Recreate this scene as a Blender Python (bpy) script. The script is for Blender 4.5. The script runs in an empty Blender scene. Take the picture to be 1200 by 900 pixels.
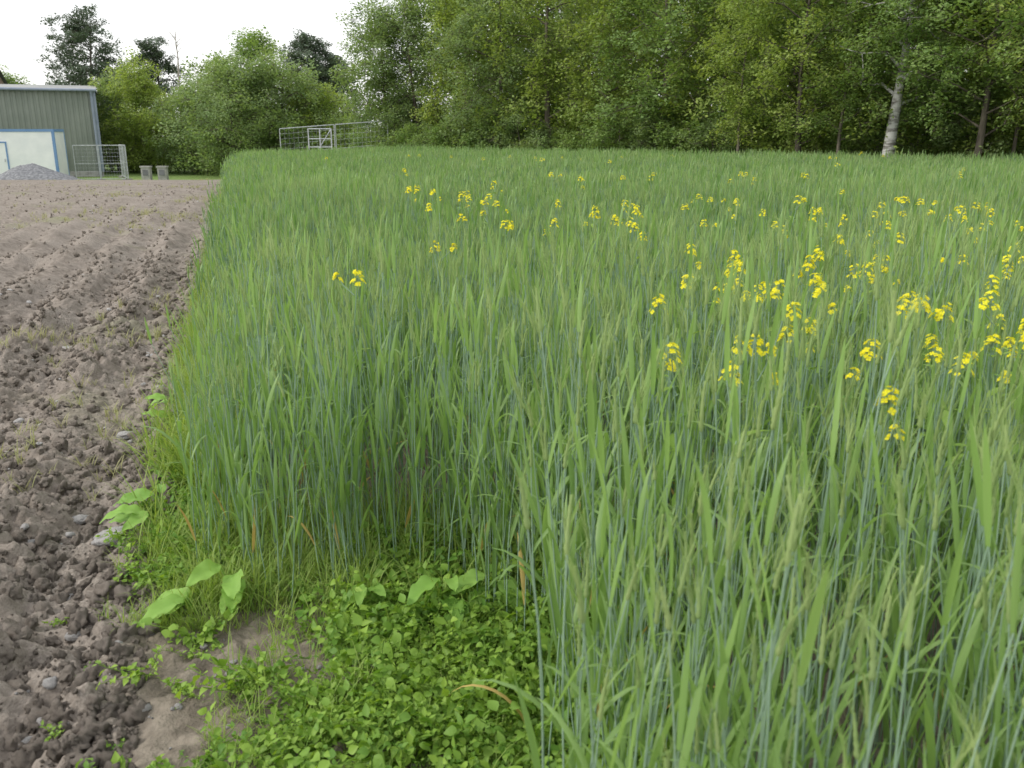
import bpy, math, random
import numpy as np
from mathutils import Vector, Matrix
random.seed(7); rng=np.random.default_rng(7)
R=random.random
def U(a,b): return a+(b-a)*random.random()
scene=bpy.context.scene
# ------------------------------------------------------------------ helpers
def sstep(a,b,x):
    t=np.clip((np.asarray(x,dtype=float)-a)/(b-a),0,1); return t*t*(3-2*t)
def h2(ix,iy,s):
    v=np.sin(ix*127.1+iy*311.7+s*74.7)*43758.5453
    return v-np.floor(v)
def vnoise(X,Y,sc,seed=0):
    x=X/sc;y=Y/sc;ix=np.floor(x);iy=np.floor(y);fx=x-ix;fy=y-iy
    fx=fx*fx*(3-2*fx);fy=fy*fy*(3-2*fy)
    a=h2(ix,iy,seed);b=h2(ix+1,iy,seed);c=h2(ix,iy+1,seed);d=h2(ix+1,iy+1,seed)
    return (a*(1-fx)+b*fx)*(1-fy)+(c*(1-fx)+d*fx)*fy
def clodn(X,Y,s,seed):
    x=X/s;y=Y/s;ix=np.floor(x);iy=np.floor(y);out=np.zeros_like(x)
    for dx in(-1,0,1):
        for dy in(-1,0,1):
            cx=ix+dx;cy=iy+dy
            px=cx+h2(cx,cy,seed);py=cy+h2(cx,cy,seed+9.3);v=h2(cx,cy,seed+4.1)
            r=0.35+0.4*v
            d=((x-px)**2+(y-py)**2)/(r*r)
            out=np.maximum(out,np.sqrt(np.clip(1-d,0,1))*v)
    return out*s
def macro(X,Y):
    return -1.1*sstep(30,52,Y)*sstep(-6,-12,X)
def mz(x,y): return float(macro(np.array(x),np.array(y)))
EDGE0=-0.42; ES=-0.30      # crop edge line  X = EDGE0 + ES*Y
class MB:
    def __init__(s): s.v=[];s.f=[];s.m=[];s.c=[]
    def vert(s,p,c): s.v.append((p[0],p[1],p[2])); s.c.append(c); return len(s.v)-1
    def tube(s,pts,rad,n,m,c,cap=True):
        rings=[]
        for i,p in enumerate(pts):
            p=Vector(p)
            d=(Vector(pts[min(i+1,len(pts)-1)])-Vector(pts[max(i-1,0)]))
            if d.length<1e-9: d=Vector((0,0,1))
            d.normalize()
            a=d.cross(Vector((0.31,0.95,0.05)));
            if a.length<.1: a=d.cross(Vector((1,0,0)))
            a.normalize(); b=d.cross(a)
            r=rad[i]
            rings.append([s.vert(p+(a*math.cos(6.28319*k/n)+b*math.sin(6.28319*k/n))*r,c) for k in range(n)])
        for i in range(len(rings)-1):
            for k in range(n):
                s.f.append((rings[i][k],rings[i][(k+1)%n],rings[i+1][(k+1)%n],rings[i+1][k]));s.m.append(m)
        if cap:
            s.f.append(tuple(rings[0][::-1]));s.m.append(m);s.f.append(tuple(rings[-1]));s.m.append(m)
    def ribbon(s,pts,wid,side,m,c,crease=0.25):
        rows=[];side=Vector(side).normalized()
        for i,p in enumerate(pts):
            p=Vector(p);d=(Vector(pts[min(i+1,len(pts)-1)])-Vector(pts[max(i-1,0)])).normalized()
            nrm=side.cross(d)
            w=wid[i]/2
            if crease is None:
                rows.append([s.vert(p-side*w,c),s.vert(p+side*w,c)])
            else:
                rows.append([s.vert(p-side*w+nrm*w*crease,c),s.vert(p,c),s.vert(p+side*w+nrm*w*crease,c)])
        for i in range(len(rows)-1):
            for k in range(len(rows[0])-1):
                s.f.append((rows[i][k],rows[i][k+1],rows[i+1][k+1],rows[i+1][k]));s.m.append(m)
    def box(s,c0,c1,m,c=0.5):
        x0,y0,z0=c0;x1,y1,z1=c1
        i=[s.vert(p,c) for p in((x0,y0,z0),(x1,y0,z0),(x1,y1,z0),(x0,y1,z0),(x0,y0,z1),(x1,y0,z1),(x1,y1,z1),(x0,y1,z1))]
        for f in((0,3,2,1),(4,5,6,7),(0,1,5,4),(1,2,6,5),(2,3,7,6),(3,0,4,7)):
            s.f.append(tuple(i[k] for k in f));s.m.append(m)
    def mesh(s,name,mats,smooth=True):
        me=bpy.data.meshes.new(name);me.from_pydata(s.v,[],s.f)
        for mt in mats: me.materials.append(mt)
        me.polygons.foreach_set('material_index',s.m)
        me.polygons.foreach_set('use_smooth',[smooth]*len(s.f))
        a=me.attributes.new('var','FLOAT','POINT');a.data.foreach_set('value',s.c)
        me.update();return me
    def obj(s,name,mats,smooth=True,coll=None,parent=None):
        o=bpy.data.objects.new(name,s.mesh(name,mats,smooth))
        (coll or scene.collection).objects.link(o)
        if parent: o.parent=parent
        return o
def empty(name,loc=(0,0,0),rz=0):
    o=bpy.data.objects.new(name,None);o.location=loc;o.rotation_euler=(0,0,rz);scene.collection.objects.link(o);return o
# ------------------------------------------------------------------ materials
def newmat(name):
    m=bpy.data.materials.new(name);m.use_nodes=True;nt=m.node_tree;nt.nodes.clear()
    return m,nt,nt.nodes,nt.links
def leafmat(name,c1,c2,tr=0.35,tint=(1.25,1.3,0.6),rough=0.5,spec=0.4,patch=0.6):
    m,nt,N,L=newmat(name)
    at=N.new('ShaderNodeAttribute');at.attribute_name='var'
    oi=N.new('ShaderNodeObjectInfo')
    ge=N.new('ShaderNodeNewGeometry')
    no=N.new('ShaderNodeTexNoise');no.inputs['Scale'].default_value=patch;no.inputs['Detail'].default_value=2
    L.new(ge.outputs['Position'],no.inputs['Vector'])
    a=N.new('ShaderNodeMath');a.operation='ADD';L.new(at.outputs['Fac'],a.inputs[0]);L.new(oi.outputs['Random'],a.inputs[1])
    b=N.new('ShaderNodeMath');b.operation='ADD';L.new(a.outputs[0],b.inputs[0]);L.new(no.outputs['Fac'],b.inputs[1])
    mr=N.new('ShaderNodeMapRange');mr.inputs['From Min'].default_value=0.6;mr.inputs['From Max'].default_value=2.3;L.new(b.outputs[0],mr.inputs['Value'])
    mx=N.new('ShaderNodeMix');mx.data_type='RGBA';mx.inputs[6].default_value=(*c1,1);mx.inputs[7].default_value=(*c2,1);L.new(mr.outputs[0],mx.inputs[0])
    p=N.new('ShaderNodeBsdfPrincipled');p.inputs['Roughness'].default_value=rough;p.inputs['Specular IOR Level'].default_value=spec
    L.new(mx.outputs[2],p.inputs['Base Color'])
    o=N.new('ShaderNodeOutputMaterial')
    if tr>0:
        vm=N.new('ShaderNodeVectorMath');vm.operation='MULTIPLY';vm.inputs[1].default_value=tint;L.new(mx.outputs[2],vm.inputs[0])
        t=N.new('ShaderNodeBsdfTranslucent');L.new(vm.outputs[0],t.inputs['Color'])
        ms=N.new('ShaderNodeMixShader');ms.inputs[0].default_value=tr
        L.new(p.outputs[0],ms.inputs[1]);L.new(t.outputs[0],ms.inputs[2]);L.new(ms.outputs[0],o.inputs[0])
    else: L.new(p.outputs[0],o.inputs[0])
    return m
def noisemat(name,c1,c2,scale=3,rough=0.8,bump=0.0,bscale=30,metal=0,detail=6,vec='Object',stretch=(1,1,1),p0=.35,p1=.65,spec=.3):
    m,nt,N,L=newmat(name)
    tc=N.new('ShaderNodeTexCoord');mp=N.new('ShaderNodeMapping');mp.inputs['Scale'].default_value=stretch
    L.new(tc.outputs[vec],mp.inputs[0])
    no=N.new('ShaderNodeTexNoise');no.inputs['Scale'].default_value=scale;no.inputs['Detail'].default_value=detail;L.new(mp.outputs[0],no.inputs['Vector'])
    oi=N.new('ShaderNodeObjectInfo')
    ad=N.new('ShaderNodeMath');ad.operation='MULTIPLY_ADD';ad.inputs[1].default_value=0.16;L.new(oi.outputs['Random'],ad.inputs[0]);L.new(no.outputs['Fac'],ad.inputs[2])
    mr=N.new('ShaderNodeMapRange');mr.inputs['From Min'].default_value=p0+.08;mr.inputs['From Max'].default_value=p1+.08;L.new(ad.outputs[0],mr.inputs['Value'])
    mx=N.new('ShaderNodeMix');mx.data_type='RGBA';mx.inputs[6].default_value=(*c1,1);mx.inputs[7].default_value=(*c2,1);L.new(mr.outputs[0],mx.inputs[0])
    p=N.new('ShaderNodeBsdfPrincipled');p.inputs['Roughness'].default_value=rough;p.inputs['Metallic'].default_value=metal;p.inputs['Specular IOR Level'].default_value=spec
    L.new(mx.outputs[2],p.inputs['Base Color'])
    if bump>0:
        n2=N.new('ShaderNodeTexNoise');n2.inputs['Scale'].default_value=bscale;n2.inputs['Detail'].default_value=8;L.new(mp.outputs[0],n2.inputs['Vector'])
        bp=N.new('ShaderNodeBump');bp.inputs['Strength'].default_value=1;bp.inputs['Distance'].default_value=bump;L.new(n2.outputs['Fac'],bp.inputs['Height']);L.new(bp.outputs[0],p.inputs['Normal'])
    o=N.new('ShaderNodeOutputMaterial');L.new(p.outputs[0],o.inputs[0]);return m
M_stem=leafmat('wheat_stem_mat',(0.18,0.30,0.20),(0.30,0.43,0.31),0.12,(1,1.1,.7),.45,.4)
M_leaf=leafmat('wheat_leaf_mat',(0.13,0.245,0.075),(0.25,0.39,0.125),0.42,(1.25,1.3,.75),.42,.5)
M_ear=leafmat('wheat_ear_mat',(0.23,0.36,0.14),(0.37,0.48,0.20),0.35,(1.2,1.2,.8),.6,.3)
M_dry=leafmat('dry_leaf_mat',(0.45,0.32,0.10),(0.55,0.42,0.15),0.3,(1.2,1.1,.7),.6,.3)
M_weed=leafmat('weed_leaf_mat',(0.12,0.25,0.04),(0.29,0.44,0.07),0.35,(1.3,1.3,.5),.5,.3,3)
M_dock=leafmat('dock_leaf_mat',(0.20,0.38,0.07),(0.32,0.52,0.12),0.35,(1.3,1.3,.5),.5,.3,9)
M_grass=leafmat('grass_mat',(0.19,0.32,0.06),(0.36,0.46,0.13),0.4,(1.3,1.3,.6),.5,.3,1.5)
M_straw=leafmat('pale_grass_mat',(0.30,0.33,0.14),(0.42,0.40,0.22),0.3,(1.1,1.1,.8),.6,.2,1.5)
M_petal=leafmat('petal_mat',(0.85,0.76,0.02),(0.92,0.88,0.06),0.4,(1.1,1.1,.6),.6,.2,3)
M_soilclod=noisemat('soil_clod_mat',(0.165,0.142,0.12),(0.295,0.258,0.222),25,.95,.004,90)
M_stone=noisemat('stone_mat',(0.32,0.31,0.305),(0.48,0.47,0.46),12,.8,.004,60)
M_bark=noisemat('bark_mat',(0.07,0.06,0.048),(0.19,0.165,0.13),6,.9,.02,20,stretch=(1,1,.3))
M_birch=noisemat('birch_bark_mat',(0.13,0.12,0.11),(0.46,0.46,0.44),3.0,.7,.01,14,stretch=(1,1,3.5),p0=.36,p1=.50)
# ------------------------------------------------------------------ instancer
def make_sources(name,meshes):
    c=bpy.data.collections.new(name)
    for i,me in enumerate(meshes):
        o=bpy.data.objects.new('%s_%02d'%(name,i),me);c.objects.link(o)
    return c
def instancer(name,pts,rot,sca,idx,coll,parent=None,realize=False):
    n=len(pts);me=bpy.data.meshes.new(name);me.vertices.add(n)
    me.vertices.foreach_set('co',np.asarray(pts,dtype=np.float32).ravel())
    a=me.attributes.new('rot','FLOAT_VECTOR','POINT');a.data.foreach_set('vector',np.asarray(rot,dtype=np.float32).ravel())
    sc=np.asarray(sca,dtype=np.float32)
    if sc.ndim==1: sc=np.repeat(sc[:,None],3,1)
    a=me.attributes.new('sca','FLOAT_VECTOR','POINT');a.data.foreach_set('vector',sc.ravel())
    a=me.attributes.new('idx','INT','POINT');a.data.foreach_set('value',np.asarray(idx,dtype=np.int32))
    o=bpy.data.objects.new(name,me);scene.collection.objects.link(o)
    if parent: o.parent=parent
    ng=bpy.data.node_groups.new(name+'_gn','GeometryNodeTree')
    ng.interface.new_socket('Geometry',in_out='INPUT',socket_type='NodeSocketGeometry')
    ng.interface.new_socket('Geometry',in_out='OUTPUT',socket_type='NodeSocketGeometry')
    N=ng.nodes;L=ng.links
    gi=N.new('NodeGroupInput');go=N.new('NodeGroupOutput')
    ci=N.new('GeometryNodeCollectionInfo');ci.inputs['Collection'].default_value=coll
    ci.inputs['Separate Children'].default_value=True;ci.inputs['Reset Children'].default_value=True
    ip=N.new('GeometryNodeInstanceOnPoints');ip.inputs['Pick Instance'].default_value=True
    def na(nm,t):
        x=N.new('GeometryNodeInputNamedAttribute');x.data_type=t;x.inputs['Name'].default_value=nm;return x.outputs[0]
    L.new(gi.outputs[0],ip.inputs['Points']);L.new(ci.outputs[0],ip.inputs['Instance'])
    L.new(na('idx','INT'),ip.inputs['Instance Index'])
    er=N.new('FunctionNodeEulerToRotation');L.new(na('rot','FLOAT_VECTOR'),er.inputs[0]);L.new(er.outputs[0],ip.inputs['Rotation'])
    L.new(na('sca','FLOAT_VECTOR'),ip.inputs['Scale'])
    if realize:
        rl=N.new('GeometryNodeRealizeInstances');L.new(ip.outputs[0],rl.inputs[0]);L.new(rl.outputs[0],go.inputs[0])
    else: L.new(ip.outputs[0],go.inputs[0])
    md=o.modifiers.new('scatter','NODES');md.node_group=ng
    return o
# ------------------------------------------------------------------ ground
def grow(start,step,g,lim):
    out=[];x=start;s=step
    while abs(x-start)<lim: s*=g;x+=s;out.append(x)
    return out
D=0.012
xs=np.array(sorted([-v for v in grow(4.2,D,1.03,500)]+list(np.arange(-4.2,0.5,D))+grow(0.5,D,1.10,500)))
ys=np.array(sorted([1.3-(v) for v in grow(0,D,1.10,60)]+list(np.arange(1.3,5.2,D))+grow(5.2,D,1.018,600)))
X,Y=np.meshgrid(xs,ys)
u=X-(EDGE0+ES*Y)            # <0 : ploughed side
soil=sstep(0.06,-0.14,u+0.10*(vnoise(X,Y,.35,3)-.5))*sstep(42,36,Y)
Z=macro(X,Y)
lod=sstep(34,8,Y)*sstep(-18,-7,X)
Z+=soil*(-0.045+0.05*np.cos(u*6.28/0.62+1.2*vnoise(X,Y,2.5,8))*sstep(34,8,Y)*(0.5+0.8*vnoise(X,Y,2,2))+0.05*(vnoise(X,Y,.6,5)-.5)*lod)
rgh=.65+.75*sstep(.35,.65,vnoise(X,Y,.8,19)+.2*np.cos(u*6.28/.62))
Z+=soil*lod*rgh*(0.55*clodn(X,Y,.13,1)*sstep(.40,.7,vnoise(X,Y,.4,11))+0.6*clodn(X,Y,.055,2)+0.6*clodn(X,Y,.028,5)+0.02*(vnoise(X,Y,.025,6)-.5)+.03*(vnoise(X,Y,.07,16)-.5))
Z+=(1-soil)*sstep(9,4,Y)*(0.02*vnoise(X,Y,.3,21)+0.018*vnoise(X,Y,.05,22)+0.014*vnoise(X,Y,.02,25)+0.45*clodn(X,Y,.045,23)*sstep(.25,.55,vnoise(X,Y,.3,24)))
ny,nx=X.shape
me=bpy.data.meshes.new('ground');me.vertices.add(nx*ny)
me.vertices.foreach_set('co',np.stack([X,Y,Z],-1).astype(np.float32).ravel())
ii=np.arange(nx*ny).reshape(ny,nx)
q=np.stack([ii[:-1,:-1],ii[:-1,1:],ii[1:,1:],ii[1:,:-1]],-1).reshape(-1,4)
nf=len(q);me.loops.add(nf*4);me.loops.foreach_set('vertex_index',q.ravel().astype(np.int32))
me.polygons.add(nf);me.polygons.foreach_set('loop_start',(np.arange(nf)*4).astype(np.int32))
me.polygons.foreach_set('use_smooth',np.ones(nf,dtype=bool))
me.update(calc_edges=True)
grassy=np.clip(sstep(37,41,Y),0,1)
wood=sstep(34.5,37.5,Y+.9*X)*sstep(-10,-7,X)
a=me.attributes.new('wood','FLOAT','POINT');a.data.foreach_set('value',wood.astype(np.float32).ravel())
a=me.attributes.new('grassy','FLOAT','POINT');a.data.foreach_set('value',grassy.astype(np.float32).ravel())
a=me.attributes.new('soil','FLOAT','POINT');a.data.foreach_set('value',soil.astype(np.float32).ravel())
ground=bpy.data.objects.new('ground',me);scene.collection.objects.link(ground)
m,nt,N,L=newmat('ground_mat')
tc=N.new('ShaderNodeTexCoord')
def nz(sc,d=8):
    n=N.new('ShaderNodeTexNoise');n.inputs['Scale'].default_value=sc;n.inputs['Detail'].default_value=d;L.new(tc.outputs['Object'],n.inputs['Vector']);return n
def mixc(f,a,b):
    x=N.new('ShaderNodeMix');x.data_type='RGBA'
    if isinstance(a,tuple):x.inputs[6].default_value=(*a,1)
    else:L.new(a,x.inputs[6])
    if isinstance(b,tuple):x.inputs[7].default_value=(*b,1)
    else:L.new(b,x.inputs[7])
    if isinstance(f,float):x.inputs[0].default_value=f
    else:L.new(f,x.inputs[0])
    return x.outputs[2]
def mr(s,a,b):
    x=N.new('ShaderNodeMapRange');x.inputs['From Min'].default_value=a;x.inputs['From Max'].default_value=b;L.new(s,x.inputs['Value']);return x.outputs[0]
n1=nz(1.1);n2=nz(14);n3=nz(90)
c=mixc(mr(n2.outputs['Fac'],.35,.65),(0.155,0.133,0.112),(0.275,0.24,0.208))
c=mixc(mr(n1.outputs['Fac'],.45,.65),c,mixc(mr(n3.outputs['Fac'],.4,.6),(0.19,0.165,0.142),(0.315,0.28,0.245)))
n4=nz(0.5);c=mixc(mr(n4.outputs['Fac'],.60,.80),c,(0.24,0.245,0.15))
at=N.new('ShaderNodeAttribute');at.attribute_name='soil'
c=mixc(at.outputs['Fac'],mixc(mr(n2.outputs['Fac'],.4,.6),(0.135,0.116,0.092),(0.235,0.205,0.165)),c)
at=N.new('ShaderNodeAttribute');at.attribute_name='grassy'
c=mixc(at.outputs['Fac'],c,mixc(mr(n2.outputs['Fac'],.4,.6),(0.13,0.21,0.06),(0.22,0.30,0.10)))
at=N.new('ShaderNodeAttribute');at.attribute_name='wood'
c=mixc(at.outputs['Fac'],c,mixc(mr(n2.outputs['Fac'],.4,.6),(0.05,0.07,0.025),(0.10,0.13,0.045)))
p=N.new('ShaderNodeBsdfPrincipled');p.inputs['Roughness'].default_value=.95;p.inputs['Specular IOR Level'].default_value=.15
L.new(c,p.inputs['Base Color'])
bp=N.new('ShaderNodeBump');bp.inputs['Distance'].default_value=.012;nb=nz(60,10);L.new(nb.outputs['Fac'],bp.inputs['Height']);L.new(bp.outputs[0],p.inputs['Normal'])
o=N.new('ShaderNodeOutputMaterial');L.new(p.outputs[0],o.inputs[0])
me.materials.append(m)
def gz_near(x,y):
    i=np.clip(np.searchsorted(xs,x),0,nx-1);j=np.clip(np.searchsorted(ys,y),0,ny-1)
    return Z[j,i]
# ------------------------------------------------------------------ clods & stones
def rock(seed,mat,sub=2,rough=.35,flat=.7):
    import bmesh
    r=random.Random(seed)
    bm=bmesh.new();bmesh.ops.create_icosphere(bm,subdivisions=sub,radius=1)
    from mathutils import noise
    off=Vector((r.random()*50,r.random()*50,r.random()*50))
    for v in bm.verts:
        n=noise.noise(v.co*1.1+off)*rough*1.3+noise.noise(v.co*2.6+off)*rough*.8+noise.noise(v.co*6+off)*rough*.5
        v.co=v.co*(1+n);v.co.z*=flat
    me=bpy.data.meshes.new('rock');bm.to_mesh(me);bm.free();me.materials.append(mat)
    me.polygons.foreach_set('use_smooth',[sub>2]*len(me.polygons));return me
clods=make_sources('clod_source',[rock(i,M_soilclod,3,.7,.75) for i in range(10)])
stones=make_sources('stone_source',[rock(50+i,M_stone,3,.28,.6) for i in range(6)])
def scatter_soil(n,y0,y1,smin,smax,pw,umax=0.0,uw=8,dp=1.6):
    y=y0+(y1-y0)*rng.random(n)**dp
    uu=umax-uw*rng.random(n)**1.2*np.maximum(1,y/5)
    x=EDGE0+ES*y+uu
    s=smin+(smax-smin)*rng.random(n)**pw
    keep=(x>-0.75*y-2.5)&(vnoise(x,y,.45,71)>.05+.45*rng.random(n))
    return x[keep],y[keep],s[keep]
x,y,s=scatter_soil(34000,1.0,12,.003,.034,7,0.03,2.9,1.9)
x2,y2,s2=scatter_soil(7000,7,30,.008,.026,3,0,4,1.3)
x=np.concatenate([x,x2]);y=np.concatenate([y,y2]);s=np.concatenate([s,s2])
instancer('soil_clods',np.stack([x,y,gz_near(x,y)+s*.12],-1),rng.random((len(x),3))*6.28,s,rng.integers(0,10,len(x)),clods)
x,y,s=scatter_soil(1000,1.2,24,.005,.030,4.0,0.05,3.2)
n=260;xa=rng.uniform(-1.3,.1,n);ya=rng.uniform(1.4,3.0,n);sa=.003+.010*rng.random(n)**2
x=np.concatenate([x,xa]);y=np.concatenate([y,ya]);s=np.concatenate([s,sa])
rt=np.zeros((len(x),3));rt[:,2]=rng.random(len(x))*6.28;rt[:,:2]=rng.normal(0,.3,(len(x),2))
instancer('pebbles',np.stack([x,y,gz_near(x,y)+s*.2],-1),rt,s,rng.integers(0,6,len(x)),stones)
for k,(sx,sy,ss) in enumerate([(-1.57,3.22,.08),(-.42,2.31,.06),(-1.15,2.48,.035),(-2.1,4.55,.05),(-1.62,2.9,.03),(-3.4,6.6,.06),(-1.85,3.5,.04),(-1.3,2.15,.035),(-1.45,2.6,.03)]):
    o=bpy.data.objects.new('stone',rock(80+k,M_stone,4,.22,.42));o.scale=(ss,ss*.75,ss);o.rotation_euler=(U(-.15,.15),U(-.15,.15),U(-.4,.4))
    o.location=(sx,sy,float(gz_near(np.array(sx),np.array(sy)))+ss*.2);o.data.polygons.foreach_set('use_smooth',[True]*len(o.data.polygons));scene.collection.objects.link(o)
# ------------------------------------------------------------------ wheat
def blade(mb,base,az,tilt,length,width,droop,m,c,segs=6,crease=.3):
    pts=[];p=Vector(base);dirh=Vector((math.cos(az),math.sin(az),0))
    side=Vector((-math.sin(az),math.cos(az),0))
    tw=U(-.5,.5);side=(side+dirh*tw*.5).normalized()
    ang=tilt;st=length/segs;wid=[]
    for i in range(segs+1):
        pts.append(p.copy());t=i/segs
        wid.append(width*(0.55+0.45*min(1,t*4))*(1 if t<.5 else max(.04,1-((t-.5)/.5)**1.7)))
        ang+=droop*(0.3+1.4*t)/segs
        p=p+(dirh*math.sin(ang)+Vector((0,0,1))*math.cos(ang))*st
    mb.ribbon(pts,wid,side,m,c,crease)
def stalk(mb,bx,by,H,ear=True,sc=1.0,lod=0):
    az=U(0,6.28);lean=U(0.0,.10)*H;la=U(0,6.28)
    n=6 if lod==0 else 3;pts=[];rad=[]
    def P(t): 
        return Vector((bx+math.cos(la)*lean*t*t+.006*math.sin(t*7+az),by+math.sin(la)*lean*t*t+.006*math.cos(t*6+az),H*t))
    for i in range(n+1):
        t=i/n;pts.append(P(t));rad.append((.0025-.0011*t)*sc)
    cv=R()
    mb.tube(pts,rad,4 if lod==0 else 3,0,cv,cap=False)
    k=random.choice([3,4,4,5]) if lod==0 else 3
    for j in range(k):
        t=.20+.62*(j+U(0,.5))/k if lod==0 else .45+.40*(j+U(0,.5))/k
        a=az+j*math.pi+U(-.6,.6)
        Ln=U(.16,.28)*(1.0 if j<k-1 else .8)
        mode=R()
        if mode<.62: ti,dr=U(.10,.36),U(.1,.7)
        elif mode<.80: ti,dr=U(.3,.6),U(1.1,2.3)
        else: ti,dr=U(.1,.25),U(-.05,.3)
        low=t<.3 and R()<.07
        blade(mb,P(t),a,ti,Ln,U(.009,.0165)*sc,dr,3 if low else 1,R(),6 if lod==0 else 4)
    if ear:
        L_=U(.06,.10);d=(P(1)-P(.8)).normalized();nod=Vector((math.cos(la),math.sin(la),0))*U(0,.35)
        ep=[];er=[];q=P(1)
        m_=9 if lod==0 else 4
        for i in range(m_+1):
            t=i/m_;ep.append(q.copy());er.append((.0060 if (i%2 or lod) else .0038)*sc*(1-.55*t)*(0.6 if i==0 else 1))
            dd=(d+nod*t).normalized();q=q+dd*(L_/m_)
        mb.tube(ep,er,5 if lod==0 else 4,2,cv,cap=False)
        for i in range(14 if lod==0 else 6):
            t=R();b=ep[int(t*m_)];aa=U(0,6.28);o_=Vector((math.cos(aa),math.sin(aa),0))*U(.1,.42)
            e=(d+nod*t+o_).normalized()*U(.045,.085)
            sd=e.cross(Vector((R()-.5,R()-.5,.1))).normalized()
            w_=.0014*sc if lod==0 else .0025
            mb.ribbon([b,b+e],[w_,w_*.3],sd,2,R(),None)
    else:
        blade(mb,P(1),az,U(.02,.25),U(.13,.20),.012*sc,U(0,.6),1,R(),5)
MW=[M_stem,M_leaf,M_ear,M_dry]
sm=[]
for i in range(28):
    mb=MB();stalk(mb,0,0,U(.74,.92),ear=(i%10)<6);sm.append(mb.mesh('stalk_src',MW))
stalks=make_sources('wheat_stalk_source',sm)
cm=[]
for i in range(8):
    mb=MB()
    for k in range(23): stalk(mb,U(-.19,.19),U(-.19,.19),U(.70,.92),ear=R()<.6,sc=1.15)
    cm.append(mb.mesh('cluster_src',MW))
clusters=make_sources('wheat_cluster_source',cm)
cm=[]
for i in range(8):
    mb=MB()
    for k in range(32): stalk(mb,U(-.29,.29),U(-.29,.29),U(.70,.92),ear=R()<.65,sc=1.6,lod=1)
    cm.append(mb.mesh('cluster_far_src',MW))
clustersf=make_sources('wheat_far_cluster_source',cm)
def in_front_gap(x,y):
    yb=2.76+0.10*np.sin(x*4+1)+.08*np.sin(x*11)
    lx=np.where(y<2.1,0.10,0.10-(y-2.1)*0.35)+.05*np.sin(y*9)
    return (y<yb)&(x<lx)
def crop_ok(x,y):
    e=EDGE0+ES*y+0.17+0.07*np.sin(y*1.7)+.05*np.sin(y*4.3)
    return (x>e)&(y<38)&(y<36.3-.9*x)&(~in_front_gap(x,y))
ncand=int(7.2*4.4*270)
x=rng.uniform(-2.2,5.0,ncand);y=rng.uniform(.72,5.2,ncand)
k=crop_ok(x,y)&(x<.75*y+1.2)&(np.hypot(x,y)>.95);x=x[k];y=y[k]
edge=np.minimum(x-(EDGE0+ES*y+.17),1.0)
s=rng.normal(.98,.075,len(x))*(.76+.24*sstep(0,.35,edge))*(.94+.12*vnoise(x,y,.7,61))
rt=np.zeros((len(x),3));rt[:,2]=rng.random(len(x))*6.28;rt[:,:2]=rng.normal(0,.055,(len(x),2))
instancer('wheat_crop',np.stack([x,y,gz_near(x,y)-.01],-1),rt,s,rng.integers(0,28,len(x)),stalks,realize=True)
def field(y0,y1,step,coll,nsrc,name):
    gx,gy=np.meshgrid(np.arange(-12.5,34,step),np.arange(y0+step/2,y1,step))
    x=(gx+rng.uniform(-.12,.12,gx.shape)).ravel();y=(gy+rng.uniform(-.12,.12,gx.shape)).ravel()
    k=crop_ok(x-step*.4,y)&(x<.70*y+1.5);x=x[k];y=y[k]
    hv=vnoise(x,y,2.2,31)*.14+vnoise(x,y,.8,32)*.09
    ed=x-(EDGE0+ES*y)
    s3=np.stack([np.ones(len(x)),np.ones(len(x)),(.87+hv+rng.normal(0,.04,len(x)))*(.78+.22*sstep(0,1.0,ed))],-1)
    rt=np.zeros((len(x),3));rt[:,2]=rng.random(len(x))*6.28;rt[:,:2]=rng.normal(0,.05,(len(x),2))
    instancer(name,np.stack([x,y,macro(x,y)],-1),rt,s3,rng.integers(0,nsrc,len(x)),coll)
field(5.2,11.5,.30,clusters,8,'wheat_crop')
field(11.5,38,.46,clustersf,8,'wheat_crop')
mb=MB();blade(mb,(0.06,1.93,.02),2.9,.1,.36,.013,2.6,0,.6,12);mb.obj('dry_grass_blade',[M_dry])
# ------------------------------------------------------------------ grass tufts, weeds
def tuft(n,h0,h1,w,spread,mat):
    mb=MB()
    for i in range(n):
        a=U(0,6.28);r=U(0,spread)
        blade(mb,(math.cos(a)*r,math.sin(a)*r,0),U(0,6.28),U(.05,.6),U(h0,h1),w*U(.7,1.2),U(.1,1.5),0,R(),5)
    return mb.mesh('tuft',[mat])
grass=make_sources('grass_source',[tuft(13,.07,.26,.0045,.06,M_grass) for i in range(5)]+[tuft(9,.05,.13,.005,.04,M_straw) for i in range(3)])
n=4300
y=2.5+34*rng.random(n)**2.1
x=EDGE0+ES*y+rng.normal(.15,.10,n)
k=(rng.random(n)<sstep(2.5,3.6,y)*.8+.2)&(vnoise(x,y,.25,91)>.25);x=x[k];y=y[k]
sc=rng.uniform(.5,1.6,len(x))*(.45+.55*sstep(2.5,3.9,y))
rt=np.zeros((len(x),3));rt[:,2]=rng.random(len(x))*6.28
instancer('verge_grass',np.stack([x,y,gz_near(x,y)-.01],-1),rt,sc,rng.integers(0,5,len(x)),grass)
n=800;x=rng.uniform(-1.1,.5,n);y=2.6+rng.random(n)*.8
rt=np.zeros((n,3));rt[:,2]=rng.random(n)*6.28
instancer('verge_grass',np.stack([x,y,gz_near(x,y)-.01],-1),rt,rng.uniform(.4,1.1,n),rng.integers(0,5,n),grass)
n=170;x=rng.uniform(-.8,.15,n);y=rng.uniform(1.5,2.6,n)
rt=np.zeros((n,3));rt[:,2]=rng.random(n)*6.28
instancer('verge_grass',np.stack([x,y,gz_near(x,y)-.01],-1),rt,rng.uniform(.3,.75,n),rng.integers(0,5,n),grass)
n=2800;y=3+30*rng.random(n)**1.2;x=EDGE0+ES*y-rng.gamma(1.8,1.1,n)-.15
k=vnoise(x,y,1.1,77)>.54;x=x[k];y=y[k]
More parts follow.
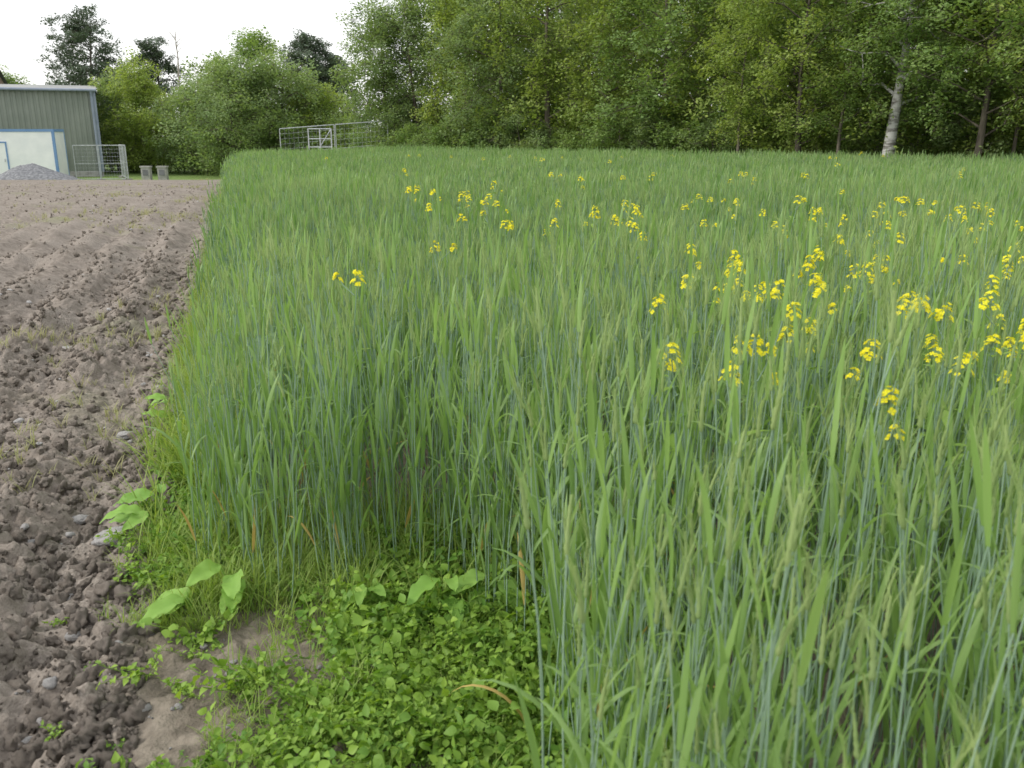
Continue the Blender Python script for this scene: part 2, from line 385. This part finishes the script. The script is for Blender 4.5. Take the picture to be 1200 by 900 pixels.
rt=np.zeros((len(x),3));rt[:,2]=rng.random(len(x))*6.28
instancer('sparse_grass',np.stack([x,y,gz_near(x,y)-.005],-1),rt,rng.uniform(.5,1.2,len(x)),rng.integers(5,8,len(x)),grass)
def ovleaf(mb,base,d,up,L_,W_,m,c,fold=.2,curl=.3,prof=(0,.75,1,.8,.45,.0)):
    d=Vector(d).normalized();side=d.cross(Vector(up)).normalized();nrm=side.cross(d)
    k=len(prof);pts=[];wid=[]
    for i in range(k):
        t=i/(k-1);pts.append(Vector(base)+d*L_*t-Vector((0,0,1))*curl*L_*t*t);wid.append(max(.001,prof[i]*W_))
    mb.ribbon(pts,wid,side,m,c,fold)
def weed(kind):
    mb=MB();ns=random.choice([4,5,6])
    for s_ in range(ns):
        a=U(0,6.28);ln=U(.05,.15);p=Vector((0,0,0));pts=[p.copy()];d=Vector((math.cos(a),math.sin(a),U(.4,1.4))).normalized()
        for i in range(5):
            d=(d+Vector((U(-.3,.3),U(-.3,.3),U(-.25,.1)))).normalized();p=p+d*ln/4;p.z=max(p.z,.008);pts.append(p.copy())
        mb.tube(pts,[.0013]*6,3,0,.3,False)
        for q in pts[1:]:
            for _ in range(2 if kind else 3):
                aa=U(0,6.28);dd=Vector((math.cos(aa),math.sin(aa),U(-.3,1.1)))
                L_=U(.012,.028) if kind==0 else U(.022,.040)
                ovleaf(mb,q+dd*.006,dd,(U(-.9,.9),U(-.9,.9),1),L_,L_*U(.45,.9),0,R(),U(0,.6),U(-.2,.8))
    return mb.mesh('weed',[M_weed])
weeds=make_sources('weed_source',[weed(i%2) for i in range(10)])
n=2900;x=rng.uniform(-1.15,.5,n);y=rng.uniform(1.3,3.2,n)
dens=sstep(-.85,-.35,x+(y-2.3)*-.35+.6*(vnoise(x,y,.3,41)-.5))*.9+.03
dens*=sstep(.30,.56,vnoise(x,y,.2,44)+.22*sstep(-.7,-.2,x))
k=(rng.random(n)<dens);x=x[k];y=y[k]
rt=np.zeros((len(x),3));rt[:,2]=rng.random(len(x))*6.28;rt[:,:2]=rng.normal(0,.2,(len(x),2))
instancer('weeds',np.stack([x,y,gz_near(x,y)],-1),rt,rng.uniform(.4,1.2,len(x)),rng.integers(0,10,len(x)),weeds)
n=500;y=2.8+8*rng.random(n)**1.5;x=EDGE0+ES*y+rng.normal(.13,.10,n)
rt=np.zeros((n,3));rt[:,2]=rng.random(n)*6.28
instancer('weeds',np.stack([x,y,gz_near(x,y)],-1),rt,rng.uniform(.4,1.0,n),rng.integers(0,10,n),weeds)
pp=[(-1.28,2.32),(-1.22,2.05),(-1.0,1.95),(-1.55,2.7),(-.9,2.15)]
instancer('weeds',[(a,b,float(gz_near(np.array(a),np.array(b)))) for a,b in pp],[(0,0,R()*6) for _ in pp],[.4]*5,[0,1,2,3,4],weeds)
def dockleaf(mb,base,d,L_,W_,c):
    d=Vector(d).normalized();side=d.cross(Vector((U(-.3,.3),U(-.7,-.1),1))).normalized();nrm=side.cross(d)
    k=11;rows=[];ph=U(0,6);curl=U(.2,.6)
    for i in range(k+1):
        t=i/k;w=W_*.5*(math.sin(math.pi*min(1,t**.75*.97+.03))**.8)+.0008
        c0=Vector(base)+d*L_*t-Vector((0,0,1))*curl*L_*t*t
        wv=.10*W_*math.sin(t*17+ph);wv2=.10*W_*math.sin(t*15+ph+2)
        rows.append([mb.vert(c0-side*w+nrm*(w*.25+wv),c+.1),mb.vert(c0-side*w*.5+nrm*(w*.16),c),mb.vert(c0,c-.25),mb.vert(c0+side*w*.5+nrm*(w*.16),c),mb.vert(c0+side*w+nrm*(w*.25+wv2),c+.1)])
    for i in range(k):
        for j in range(4): mb.f.append((rows[i][j],rows[i][j+1],rows[i+1][j+1],rows[i+1][j]));mb.m.append(0)
def dock(x,y,n,L0,h,az=None):
    mb=MB()
    for i in range(n):
        a=U(0,6.28) if az is None else az+U(-.9,.9);e=Vector((math.cos(a)*U(.02,.07),math.sin(a)*U(.02,.07),h*U(.4,1.1)))
        mb.tube([(0,0,0),e*.6+Vector((0,0,.01)),e],[.003,.0025,.002],4,0,.5,False)
        L_=L0*U(.7,1.2);dockleaf(mb,e,(math.cos(a),math.sin(a),U(-.1,.6)),L_,L_*U(.38,.52),U(.2,1))
    o=mb.obj('dock_plant',[M_dock]);o.location=(x,y,float(gz_near(np.array(x),np.array(y))));return o
for q in [(-1.36,3.12,4,.14,.17,3.2),(-1.42,3.32,3,.13,.2,3.0),(-1.02,2.58,5,.15,.13,3.2),(-.92,2.66,4,.14,.17,4.4),(-.22,2.60,5,.14,.14,4.5),(-.05,2.66,3,.12,.2,4.5),(.42,1.72,3,.12,.30),(-.5,2.62,4,.10,.12,4.6),(-1.80,4.5,4,.12,.18,3.4)]: dock(*q)
# ------------------------------------------------------------------ yellow flowers
def mustard():
    mb=MB();H=1.0;lean=U(-.06,.06)
    stem=[(lean*t*t,0.03*math.sin(t*4)*t,H*t) for t in [0,.2,.4,.6,.8,.97]]
    mb.tube(stem,[.004,.0038,.0034,.003,.0024,.0014],5,0,.4,False)
    heads=[(Vector(stem[-1]),1.0)]
    for j in range(random.choice([0,1,1,2])):
        t=U(.78,.90);b=Vector((lean*t*t,0,H*t));a=U(0,6.28);e=b+Vector((math.cos(a)*U(.03,.08),math.sin(a)*U(.03,.08),U(.05,.10)))
        mb.tube([b,(b+e)/2+Vector((math.cos(a),math.sin(a),0))*.012,e],[.002,.0016,.0012],4,0,.4,False);heads.append((e,U(.5,.85)))
    for j in range(5):
        t=U(.35,.85);a=U(0,6.28);ovleaf(mb,(lean*t*t,0,H*t),(math.cos(a),math.sin(a),.6),(0,0,1),U(.06,.12),U(.02,.035),2,R())
    for hp,sz in heads:
        for k in range(int(18*sz)+3):
            t=R();a=U(0,6.28);r=.020*sz*(1.1-t*.7)+.003
            c=hp+Vector((math.cos(a)*r,math.sin(a)*r,-.035*sz+.05*sz*t))
            out=Vector((math.cos(a)*.9,math.sin(a)*.9,.5+t)).normalized()
            s1=out.cross(Vector((0,0,1))).normalized();s2=out.cross(s1)
            rr=U(.0058,.0088);ro=U(0,1.57)
            mb.tube([hp-Vector((0,0,.02*sz)),c],[.0006,.0006],3,0,.5,False)
            for p_ in range(4):
                an=ro+p_*1.5708;dd=s1*math.cos(an)+s2*math.sin(an);ee=s1*-math.sin(an)+s2*math.cos(an)
                v0=mb.vert(c,R());v1=mb.vert(c+dd*rr*.7+ee*rr*.55+out*.002,R());v2=mb.vert(c+dd*rr*1.15+out*.0015,R());v3=mb.vert(c+dd*rr*.7-ee*rr*.55+out*.002,R())
                mb.f.append((v0,v1,v2,v3));mb.m.append(1)
    return mb.mesh('mustard',[M_stem,M_petal,M_weed])
must=make_sources('mustard_source',[mustard() for _ in range(12)])
fl=[(.466,2.72),(.66,3.11),(.86,4.07),(.87,3.49),(.9,3.5),(.85,3.02),(.89,3.07),(.71,2.37),(.66,2.4),(.87,2.6),(.574,2.1),(1.29,2.72),(1.2,2.65),(1.33,2.85),(2.9,5.88),(3.0,6.1),(2.24,3.98),(.62,5.34),(.68,5.5),(.9,6.75),(.97,6.9),(.6,6.5),(0,5.2),(-.9,8.7),(-1.0,9.0),(-.6,6.7),(-.75,8.3),(-.6,3.17),(-.1,7.5),(-.2,7.6),(3.0,11.7),(3.2,7.5),(3.4,7.8),(1.4,3.6),(1.5,3.8),(1.05,3.05),(1.1,3.3),(.84,1.87),(1.5,2.6),(1.45,2.4),(.45,2.3),(1.2,3.6),(1.0,2.3),(-4,20),(-.1,22),(.6,21),(1.7,11),(.3,5.8),(-.35,4.2),(.72,5.4),(.82,6.3),(-1.1,9.2),(1.35,2.7),(1.15,2.2)]
nb_=len(fl)
for _ in range(46):
    yy=U(2.4,8);fl.append((U(.24,.60)*yy-.05,yy))
for _ in range(22):
    yy=U(5,12);fl.append((U(-.1,.5)*yy,yy))
for _ in range(24):
    yy=U(11,25);fl.append((U(-.15,.55)*yy,yy))
fl=np.array(fl);nfl=len(fl)
rt=np.zeros((nfl,3));rt[:,2]=rng.random(nfl)*6.28
sc=rng.uniform(1.03,1.10,nfl);sc[nb_:]*=rng.uniform(.90,1.02,nfl-nb_)
sc=np.where(fl[:,1]<2.5,np.minimum(sc,1.03),sc)
s3=np.stack([np.where(fl[:,1]>7,1.4,1.05)]*2+[sc],-1)
instancer('mustard_flowers',np.stack([fl[:,0],fl[:,1],np.zeros(nfl)],-1),rt,s3,rng.integers(0,12,nfl),must)
# ------------------------------------------------------------------ trees
def leafclump(n,rad,size,mat,squash=.8):
    mb=MB()
    for i in range(n):
        d=Vector((random.gauss(0,1),random.gauss(0,1),random.gauss(0,1))).normalized()*rad*(R()**.45);d.z*=squash
        a=U(0,6.28);dd=Vector((math.cos(a),math.sin(a),U(-.8,.4)));L_=size*U(.7,1.3)
        ovleaf(mb,d,dd,(U(-.8,.8),U(-.8,.8),1),L_,L_*.66,0,R(),None,.0,(.25,1.0,.1))
    for i in range(4):
        d=Vector((random.gauss(0,1),random.gauss(0,1),random.gauss(0,.7))).normalized()*rad*.9
        mb.tube([(0,0,0),d],[.007,.002],3,1,.5,False)
    return mb.mesh('leafclump',[mat,M_bark])
def lm(n,c1,c2,tr=.35): return leafmat(n,c1,c2,tr,(1.25,1.22,.65),.5,.3,.35)
ML_y=lm('tree_leaf_yellowgreen',(0.21,0.31,0.075),(0.36,0.45,0.12),.45)
ML_g=lm('tree_leaf_green',(0.15,0.255,0.075),(0.28,0.39,0.12),.42)
ML_b=lm('tree_leaf_soft_green',(0.18,0.27,0.11),(0.29,0.39,0.16),.42)
ML_d=lm('tree_leaf_dark',(0.08,0.12,0.075),(0.13,0.175,0.11),.1)
src={}
for key,mt in(('y',ML_y),('g',ML_g),('b',ML_b)):
    src[key]=make_sources('foliage_'+key,[leafclump(75,.42,.095,mt) for _ in range(5)])
src['d']=make_sources('foliage_d',[leafclump(80,.42,.11,ML_d,.45) for _ in range(4)])
def tree(name,x,y,H,W,z0,nl,ncl,key,cs=1.0,trunk=.12,bark=None,lean=0,lobe=.36,straight=1.0):
    gz=mz(x,y);mb=MB()
    nseg=8;tp=[];tr=[]
    lx,ly=(U(-.08,.08)*H+lean)*straight,U(-.05,.05)*H*straight
    def T(t): return Vector((lx*t*t+.08*math.sin(t*5+x),ly*t*t+.08*math.cos(t*4+y),H*.93*t))
    for i in range(nseg+1):
        t=i/nseg;tp.append(T(t)-(Vector((0,0,.15)) if i==0 else Vector((0,0,0))));tr.append(trunk*(1-.88*t)*(1.25 if i==0 else 1))
    mb.tube(tp,tr,8,0,.5)
    pts=[];szs=[]
    for j in range(nl):
        a=j*2.39996+U(-.4,.4);t=((j+.5)/nl)
        zc=z0+(H-z0)*(.08+.86*t)
        env=math.sin(math.pi*min(1,max(0.0,.16+.80*t)))**.6
        rr=env*U(.45,1.0)*.72
        c=Vector((math.cos(a)*rr*W/2,math.sin(a)*rr*W/2,zc))
        lr=lobe*W/2*U(.7,1.25)*(.75+.4*env)
        ax=T(min(.95,max(.05,(c.z-.35*(Vector((c.x,c.y,0)).length))/(H*.93))))
        mid=(ax+c)/2+Vector((U(-.1,.1),U(-.1,.1),U(-.05,.25)))
        r0=trunk*.42*(1-.5*c.z/H)
        mb.tube([ax,mid,c],[r0,r0*.65,r0*.3],5,0,.5,False)
        k=max(4,int(ncl/nl))
        for _ in range(k):
            d=Vector((random.gauss(0,1),random.gauss(0,1),random.gauss(0,.75)));d.normalize();d*=lr*(R()**.4)*U(.8,1.25)
            q=c+d
            if q.z<.25:q.z=U(.25,.6)
            pts.append(q);szs.append(cs*U(.65,1.25))
            if _%5==0: mb.tube([c,(c+q)/2+Vector((0,0,U(-.05,.12))),q],[r0*.28,r0*.18,.006],4,0,.5,False)
    o=mb.obj(name,[bark or M_bark]);o.location=(x,y,gz)
    instancer('foliage',[tuple(p) for p in pts],[(U(-.5,.5),U(-.5,.5),U(0,6.28)) for _ in pts],szs,[random.randrange(4) for _ in pts],src[key],parent=o)
    return o
# woodland edge
keys=['b','b','y','b','y','y','g','y','g','y','y','g','y','g']
for i in range(13):
    t=i/11.0
    x=-6.3+t*22;y=46.0-t*21
    H=U(8,9.5) if i>0 else 7.6
    tree('deciduous_tree',x+U(-.4,.4),y+U(-.6,.6),H,U(5.0,6.2),.1 if i<9 else .7,22,370,keys[i],1.2,U(.10,.16),lobe=.4)
for i in range(11):
    t=i/9.0
    x=-3.0+t*24;y=51.5-t*20.5
    tree('deciduous_tree',x+U(-.6,.6),y+U(-.8,.8),U(8.5,10),7,.1,18,220,random.choice('gby'),1.8,U(.13,.2),lobe=.42)
for i in range(7):
    t=i/6.0
    tree('deciduous_tree',3+t*24,55-t*21,9.5,8.5,0,16,140,'g',2.3,.2,lobe=.45)
tree('deciduous_tree',14.6,22.8,8,6.6,1.1,22,440,'y',.9,.13)
tree('deciduous_tree',12.5,24.6,8,5.8,1.2,22,380,'g',.9,.11)
tree('deciduous_tree',8.8,28.3,8,5.4,.9,20,350,'y',.95,.11)
tree('birch_tree',10.75,26.0,8.0,4.4,2.0,20,300,'g',.85,.19,M_birch,straight=.15)
for (x,y,w) in [(9.7,27.2,3.2),(13.4,24.6,3.0),(7.2,29.6,3)]:
    tree('young_tree',x,y,U(6,8),w,.9,14,130,random.choice('gy'),.85,.06)
for i in range(26):
    t=i/24.0
    x=-6.8+t*24;y=44.2-t*21.2
    if 9.9<x<10.7: continue
    tree('shrub',x+U(-.3,.3),y+U(-.3,.3),U(1.3,2.9),U(2.2,3.4),.0,9,85,random.choice('ggby'),.85,.04)
for i in range(16):
    t=i/15.0
    tree('shrub',-4+t*25+U(-.4,.4),46.5-t*21,U(2.0,3.0),3.2,.0,8,60,'g',1.3,.05)
tree('willow_shrub',-.402*63,63,7.2,6.5,-.2,20,300,'y',1.5,.1)
tree('willow_shrub',-.43*66,66,6.4,6,-.2,16,220,'b',1.5,.1)
tree('hawthorn_tree',-.300*58,58,6.7,7.8,-.2,24,400,'b',1.5,.2,lobe=.42)
tree('hawthorn_tree',-.252*59,59,6.9,7.4,-.2,24,400,'b',1.5,.2,lobe=.42)
tree('hawthorn_tree',-.215*60,60,5.6,5.5,-.2,18,280,'y',1.5,.15,lobe=.42)
tree('hawthorn_tree',-.345*61,61,5.8,5.0,-.2,18,240,'b',1.5,.15,lobe=.42)
tree('pine_tree',-.455*85,85,13.2,7.4,4,24,330,'d',1.6,.22,lobe=.42)
tree('pine_tree',-.382*85,85,10.9,5.2,2,22,280,'d',1.5,.2)
tree('pine_tree',-.213*75,75,10.2,5.8,1,26,340,'d',1.5,.2)
tree('pine_tree',-.192*77,77,8.6,5.6,1,20,260,'d',1.5,.2)
tree('deciduous_tree',-.273*80,80,10.9,7.6,1,22,300,'g',2.0,.2,lobe=.42)
tree('deciduous_tree',-.315*82,82,8.6,7.4,1,20,260,'b',2.0,.2)
tree('deciduous_tree',-.42*88,88,8.3,8,0,18,240,'b',2.1,.2)
tree('deciduous_tree',-.535*110,110,9.5,9,1,16,200,'b',2.2,.2)
mb=MB();pts=[]
for i in range(50):
    t=i/49;x=-31+t*27;y=66-4*t
    mb.tube([(x,y,-1.2),(x+U(-.3,.3),y,.3),(x+U(-.5,.5),y,1.8)],[.06,.04,.015],5,0,.5)
    for k in range(18): pts.append((x+U(-.5,.5),y+U(-.8,.8),-1.0+3.4*R()**.8+.3*math.sin(x)))
hd=mb.obj('hedge',[M_bark]);instancer('hedge_foliage',pts,[(U(-.5,.5),U(-.5,.5),U(0,6.28)) for _ in pts],[U(1.1,1.7) for _ in pts],[random.randrange(4) for _ in pts],src['g'],hd)
mb=MB();mb.tube([(0,0,-1),(.1,0,4),(.3,0,8),(.25,0,10.2)],[.12,.1,.06,.02],6,0,.5)
for i in range(12):
    z=U(6,9.6);a=U(0,6.28);mb.tube([(.25,0,z),(.25+math.cos(a)*.5,math.sin(a)*.4,z+.5),(.25+math.cos(a)*.8,math.sin(a)*.6,z+U(.9,1.5))],[.03,.02,.008],4,0,.5)
M_dead=noisemat('dead_wood_mat',(.25,.22,.19),(.4,.36,.32),5)
o=mb.obj('dead_tree',[M_dead]);o.location=(-.358*84,84,0)
# ------------------------------------------------------------------ buildings etc.
M_shed=noisemat('shed_cladding_mat',(0.19,0.215,0.185),(0.24,0.265,0.23),.6,.55)
M_roof=noisemat('shed_roof_mat',(0.20,0.21,0.20),(0.28,0.29,0.28),1,.6)
M_trim=noisemat('trim_mat',(0.22,0.26,0.33),(0.28,0.32,0.39),2,.5)
M_white=noisemat('cabin_white_mat',(0.72,0.74,0.76),(0.82,0.83,0.84),1.5,.45)
M_blue=noisemat('cabin_blue_mat',(0.13,0.24,0.45),(0.17,0.29,0.50),2,.45)
M_glass=noisemat('window_glass_mat',(0.05,0.06,0.07),(0.10,0.11,0.12),1,.15,spec=.8)
M_galv=noisemat('galvanised_steel_mat',(0.42,0.44,0.46),(0.58,0.60,0.63),4,.45,metal=.3)
M_conc=noisemat('concrete_mat',(0.25,0.245,0.235),(0.38,0.37,0.36),5,.9,.004,40)
M_brick=noisemat('brick_mat',(0.24,0.17,0.14),(0.32,0.24,0.20),6,.9)
M_slate=noisemat('slate_mat',(0.12,0.12,0.13),(0.18,0.18,0.20),4,.7)
shed=empty('farm_shed',(-.449*57.5,57.5,-1.1),math.radians(24))
mb=MB();Lw,Dp,Hh=26.0,14.0,5.2
def corrug(p0,p1,z0,z1,nout,step=.30,dep=.045):
    p0=Vector(p0);p1=Vector(p1);n=int((p1-p0).length/step);d=(p1-p0)/n;nout=Vector(nout)
    prof=[(0,0),(.35,0),(.45,1),(.9,1),(1,0)]
    prev=None
    for i in range(n):
        for (f,e) in prof[:-1] if i<n-1 else prof:
            q=p0+d*(i+f)+nout*dep*e
            a=mb.vert((q.x,q.y,z0),.5);b=mb.vert((q.x,q.y,z1),.5)
            if prev: mb.f.append((prev[0],a,b,prev[1]));mb.m.append(0)
            prev=(a,b)
corrug((-Lw,0,0),(0,0,0),.35,Hh,(0,-1,0));corrug((0,0,0),(0,Dp,0),.35,Hh,(1,0,0));corrug((0,Dp,0),(-Lw,Dp,0),.35,Hh,(0,1,0));corrug((-Lw,Dp,0),(-Lw,0,0),.35,Hh,(-1,0,0))
mb.obj('wall_cladding',[M_shed],False,parent=shed)
mb=MB();mb.box((-Lw,-.06,-.4),(0.06,.1,.35),0);mb.box((-.1,.1,-.4),(.06,Dp,.35),0);mb.obj('plinth',[M_conc],False,parent=shed)
mb=MB()
v=[(-Lw-.2,-.25,Hh+.02),(.2,-.25,Hh+.02),(.2,Dp/2,Hh+.55),(-Lw-.2,Dp/2,Hh+.55),(.2,Dp+.25,Hh+.02),(-Lw-.2,Dp+.25,Hh+.02)]
i=[mb.vert(p,.5) for p in v]
mb.f+= [(i[0],i[1],i[2],i[3]),(i[3],i[2],i[4],i[5]),(i[1],i[4],i[2])];mb.m+=[0,0,0]
mb.obj('roof',[M_roof],False,parent=shed)
mb=MB();mb.tube([(-Lw-.2,-.33,Hh-.03),(.2,-.33,Hh-.03)],[.08,.08],8,0,.5);mb.tube([(-.12,-.30,Hh-.05),(-.12,-.16,Hh-.4),(-.12,-.16,.1)],[.08,.08,.08],8,0,.5)
mb.box((-.05,-.1,.3),(.12,.05,Hh),0);mb.obj('gutter_and_downpipe',[M_trim],False,parent=shed)
cab=empty('site_cabin',(-.497*50,50,-1.05),math.radians(14))
Lc,Dc,Hc=7.2,2.4,2.75
mb=MB();mb.box((-Lc,0,.15),(0,Dc,Hc),0);mb.obj('body',[M_white],False,parent=cab)
mb=MB()
for xx in(-Lc,-.10):
    for yy in(-.03,Dc-.09): mb.box((xx-.02,yy,.0),(xx+.12,yy+.12,Hc+.03),0)
mb.box((-Lc,-.035,Hc-.09),(-.0,.05,Hc+.05),0);mb.box((-.05,.06,Hc-.09),(.035,Dc-.1,Hc+.05),0)
mb.box((-Lc,-.035,.06),(0,.05,.17),0);mb.box((-.05,.06,.06),(.035,Dc-.1,.17),0)
mb.box((-3.45,-.05,.2),(-3.38,-.0,2.15),0);mb.box((-2.47,-.05,.2),(-2.4,-.0,2.15),0);mb.box((-3.38,-.05,2.08),(-2.47,0,2.15),0)
mb.box((-6.5,-.05,.95),(-5.3,-.0,1.02),0);mb.box((-6.5,-.05,1.98),(-5.3,0,2.05),0);mb.box((-6.5,-.05,1.02),(-6.43,0,1.98),0);mb.box((-5.37,-.05,1.02),(-5.3,0,1.98),0)
mb.obj('blue_frame_and_trim',[M_blue],False,parent=cab)
mb=MB();mb.box((-6.43,-.02,1.02),(-5.37,-.004,1.98),0);mb.obj('window',[M_glass],False,parent=cab)
mb=MB();mb.box((-3.38,-.025,.2),(-2.47,-.004,2.08),0);mb.box((-2.6,-.06,1.1),(-2.55,-.026,1.25),1);mb.box((-1.2,-.02,.4),(-.95,-.003,.6),1);mb.obj('door',[M_white,M_galv],False,parent=cab)
def fence(name,p0,p1,npan,H=2.0,step=.14,feet=True):
    mb=MB();p0=Vector(p0);p1=Vector(p1);d=(p1-p0)/npan;dn=d.normalized()
    for k in range(npan):
        a=p0+d*k+dn*.03;b=p0+d*(k+1)-dn*.03
        za=Vector((0,0,.12));zt=Vector((0,0,H))
        for q in(a,b): mb.tube([q+Vector((0,0,0)),q+zt],[.022,.022],6,0,.5)
        mb.tube([a+zt,b+zt],[.022]*2,6,0,.5);mb.tube([a+za,b+za],[.02]*2,6,0,.5);mb.tube([a+zt*.5,b+zt*.5],[.012]*2,5,0,.5)
        n=int((b-a).length/step)
        for j in range(1,n): 
            q=a+(b-a)*j/n;mb.tube([q+za,q+zt],[.004]*2,3,0,.5,False)
        for j in range(1,9):
            z=Vector((0,0,.12+(H-.12)*j/9));mb.tube([a+z,b+z],[.004]*2,3,0,.5,False)
    for k in range(npan+1):
        q=p0+d*k
        mb.box((q.x-.11,q.y-.3,q.z-.03),(q.x+.11,q.y+.3,q.z+.12),1)
    mb.obj(name,[M_galv,M_conc],False)
fence('mesh_fence',(-.479*51,51,-1.07),(-.424*51.5,51.5,-1.07),2,1.95)
fence('mesh_fence',(-.424*51.5+.1,51.6,-1.07),(-.428*56,56,-1.1),1,1.95)
fence('mesh_fence',(-.2525*41,41,-.38),(-.134*43,43,0),2,2.1,.2)
mb=MB()
for z in(.25,.6,.95,1.3,1.72): mb.tube([(-8.9,40.3,z),(-7.9,40.3,z)],[.022]*2,6,0,.5)
for xx in(-8.9,-8.4,-7.9): mb.tube([(xx,40.3,-.2),(xx,40.3,1.74)],[.028]*2,6,0,.5)
mb.tube([(-8.9,40.3,.25),(-7.9,40.3,1.72)],[.018]*2,6,0,.5)
mb.obj('metal_gate',[M_galv],False)
hx,hy=-.525*45,45;n=60;mb=MB();idx={}
for j in range(n+1):
    for i in range(n+1):
        a=(i/n-.5)*2;b=(j/n-.5)*2;r=math.hypot(a,b)
        h=max(0,1-r)**.9*1.05
        h=h*(1+.25*float(vnoise(np.array(a*3.),np.array(b*3.),1.,5))-.1)+(.04*R() if r<1 else 0)
        idx[i,j]=mb.vert((a*2.6,b*1.8,h-.02),.5)
for j in range(n):
    for i in range(n): mb.f.append((idx[i,j],idx[i+1,j],idx[i+1,j+1],idx[i,j+1]));mb.m.append(0)
M_gravel=noisemat('gravel_mat',(0.16,0.165,0.18),(0.30,0.305,0.32),9,.95,.03,25)
o=mb.obj('gravel_heap',[M_gravel],False);o.location=(hx,hy,mz(hx,hy)-.05)
for a_ in(-.401,-.383):
    e=empty('utility_pillar',(a_*50,50,mz(a_*50,50)))
    mb=MB();mb.box((-.24,-.15,-.1),(.24,.15,.80),0);mb.box((-.28,-.19,.80),(.28,.19,.88),0);mb.obj('cabinet',[M_conc],False,parent=e)
    mb=MB();mb.box((-.15,-.175,.38),(.15,-.152,.68),0);mb.obj('door_panel',[M_slate],False,parent=e)
hs=empty('brick_house',(-.566*80,80,-1.1),math.radians(10))
mb=MB();mb.box((-9,0,0),(0,7,5.6),0);i=[mb.vert(p,.5) for p in((0,0,5.6),(0,7,5.6),(0,3.5,8.2))];mb.f.append(tuple(i));mb.m.append(0);mb.obj('walls',[M_brick],False,parent=hs)
mb=MB();i=[mb.vert(p,.5) for p in((-9.3,-.4,5.45),(.25,-.4,5.45),(.25,3.5,8.4),(-9.3,3.5,8.4),(.25,7.4,5.45),(-9.3,7.4,5.45))];mb.f+=[(i[0],i[1],i[2],i[3]),(i[3],i[2],i[4],i[5])];mb.m+=[0,0];mb.obj('roof',[M_slate],False,parent=hs)
mb=MB();mb.box((-1,3.1,7.5),(-.2,3.9,9.2),0);mb.obj('chimney',[M_brick],False,parent=hs)
mb=MB()
for xx in(-7.5,-5,-2.5):
    for zz in(1.0,3.6): mb.box((xx,-.03,zz),(xx+1.1,-.003,zz+1.3),0)
mb.obj('windows',[M_glass],False,parent=hs)
# ------------------------------------------------------------------ light, sky, camera
el,az=math.radians(40),math.radians(-105)
w=bpy.data.worlds.new('World');scene.world=w;w.use_nodes=True;N=w.node_tree.nodes;L=w.node_tree.links
bg=N['Background'];sk=N.new('ShaderNodeTexSky');sk.sky_type='NISHITA';sk.sun_disc=False;sk.sun_elevation=el;sk.sun_rotation=az%(2*math.pi)
sk.air_density=1.0;sk.dust_density=3.0;sk.ozone_density=1.0
mx=N.new('ShaderNodeMix');mx.data_type='RGBA';mx.inputs[0].default_value=.78;mx.inputs[7].default_value=(10.4,10.4,10.3,1)   # thin cloud veil
L.new(sk.outputs[0],mx.inputs[6]);L.new(mx.outputs[2],bg.inputs[0]);bg.inputs[1].default_value=.15
sv=Vector((math.sin(az)*math.cos(el),math.cos(az)*math.cos(el),math.sin(el)))
ld=bpy.data.lights.new('sun','SUN');ld.energy=2.0;ld.angle=math.radians(12);ld.color=(1,.95,.87)
lo=bpy.data.objects.new('sun',ld);lo.rotation_euler=(-sv).to_track_quat('-Z','Y').to_euler();lo.location=sv*50;scene.collection.objects.link(lo)
cd=bpy.data.cameras.new('camera');cd.sensor_width=36;cd.lens=31.2;cd.clip_end=2000;cd.clip_start=.05
cd.dof.use_dof=True;cd.dof.focus_distance=6.0;cd.dof.aperture_fstop=6.3
co=bpy.data.objects.new('camera',cd);co.location=(0,0,1.55);co.rotation_euler=(math.radians(90-15.8),0,0);scene.collection.objects.link(co);scene.camera=co
scene.view_settings.view_transform='Standard';scene.view_settings.look='None';scene.view_settings.exposure=0
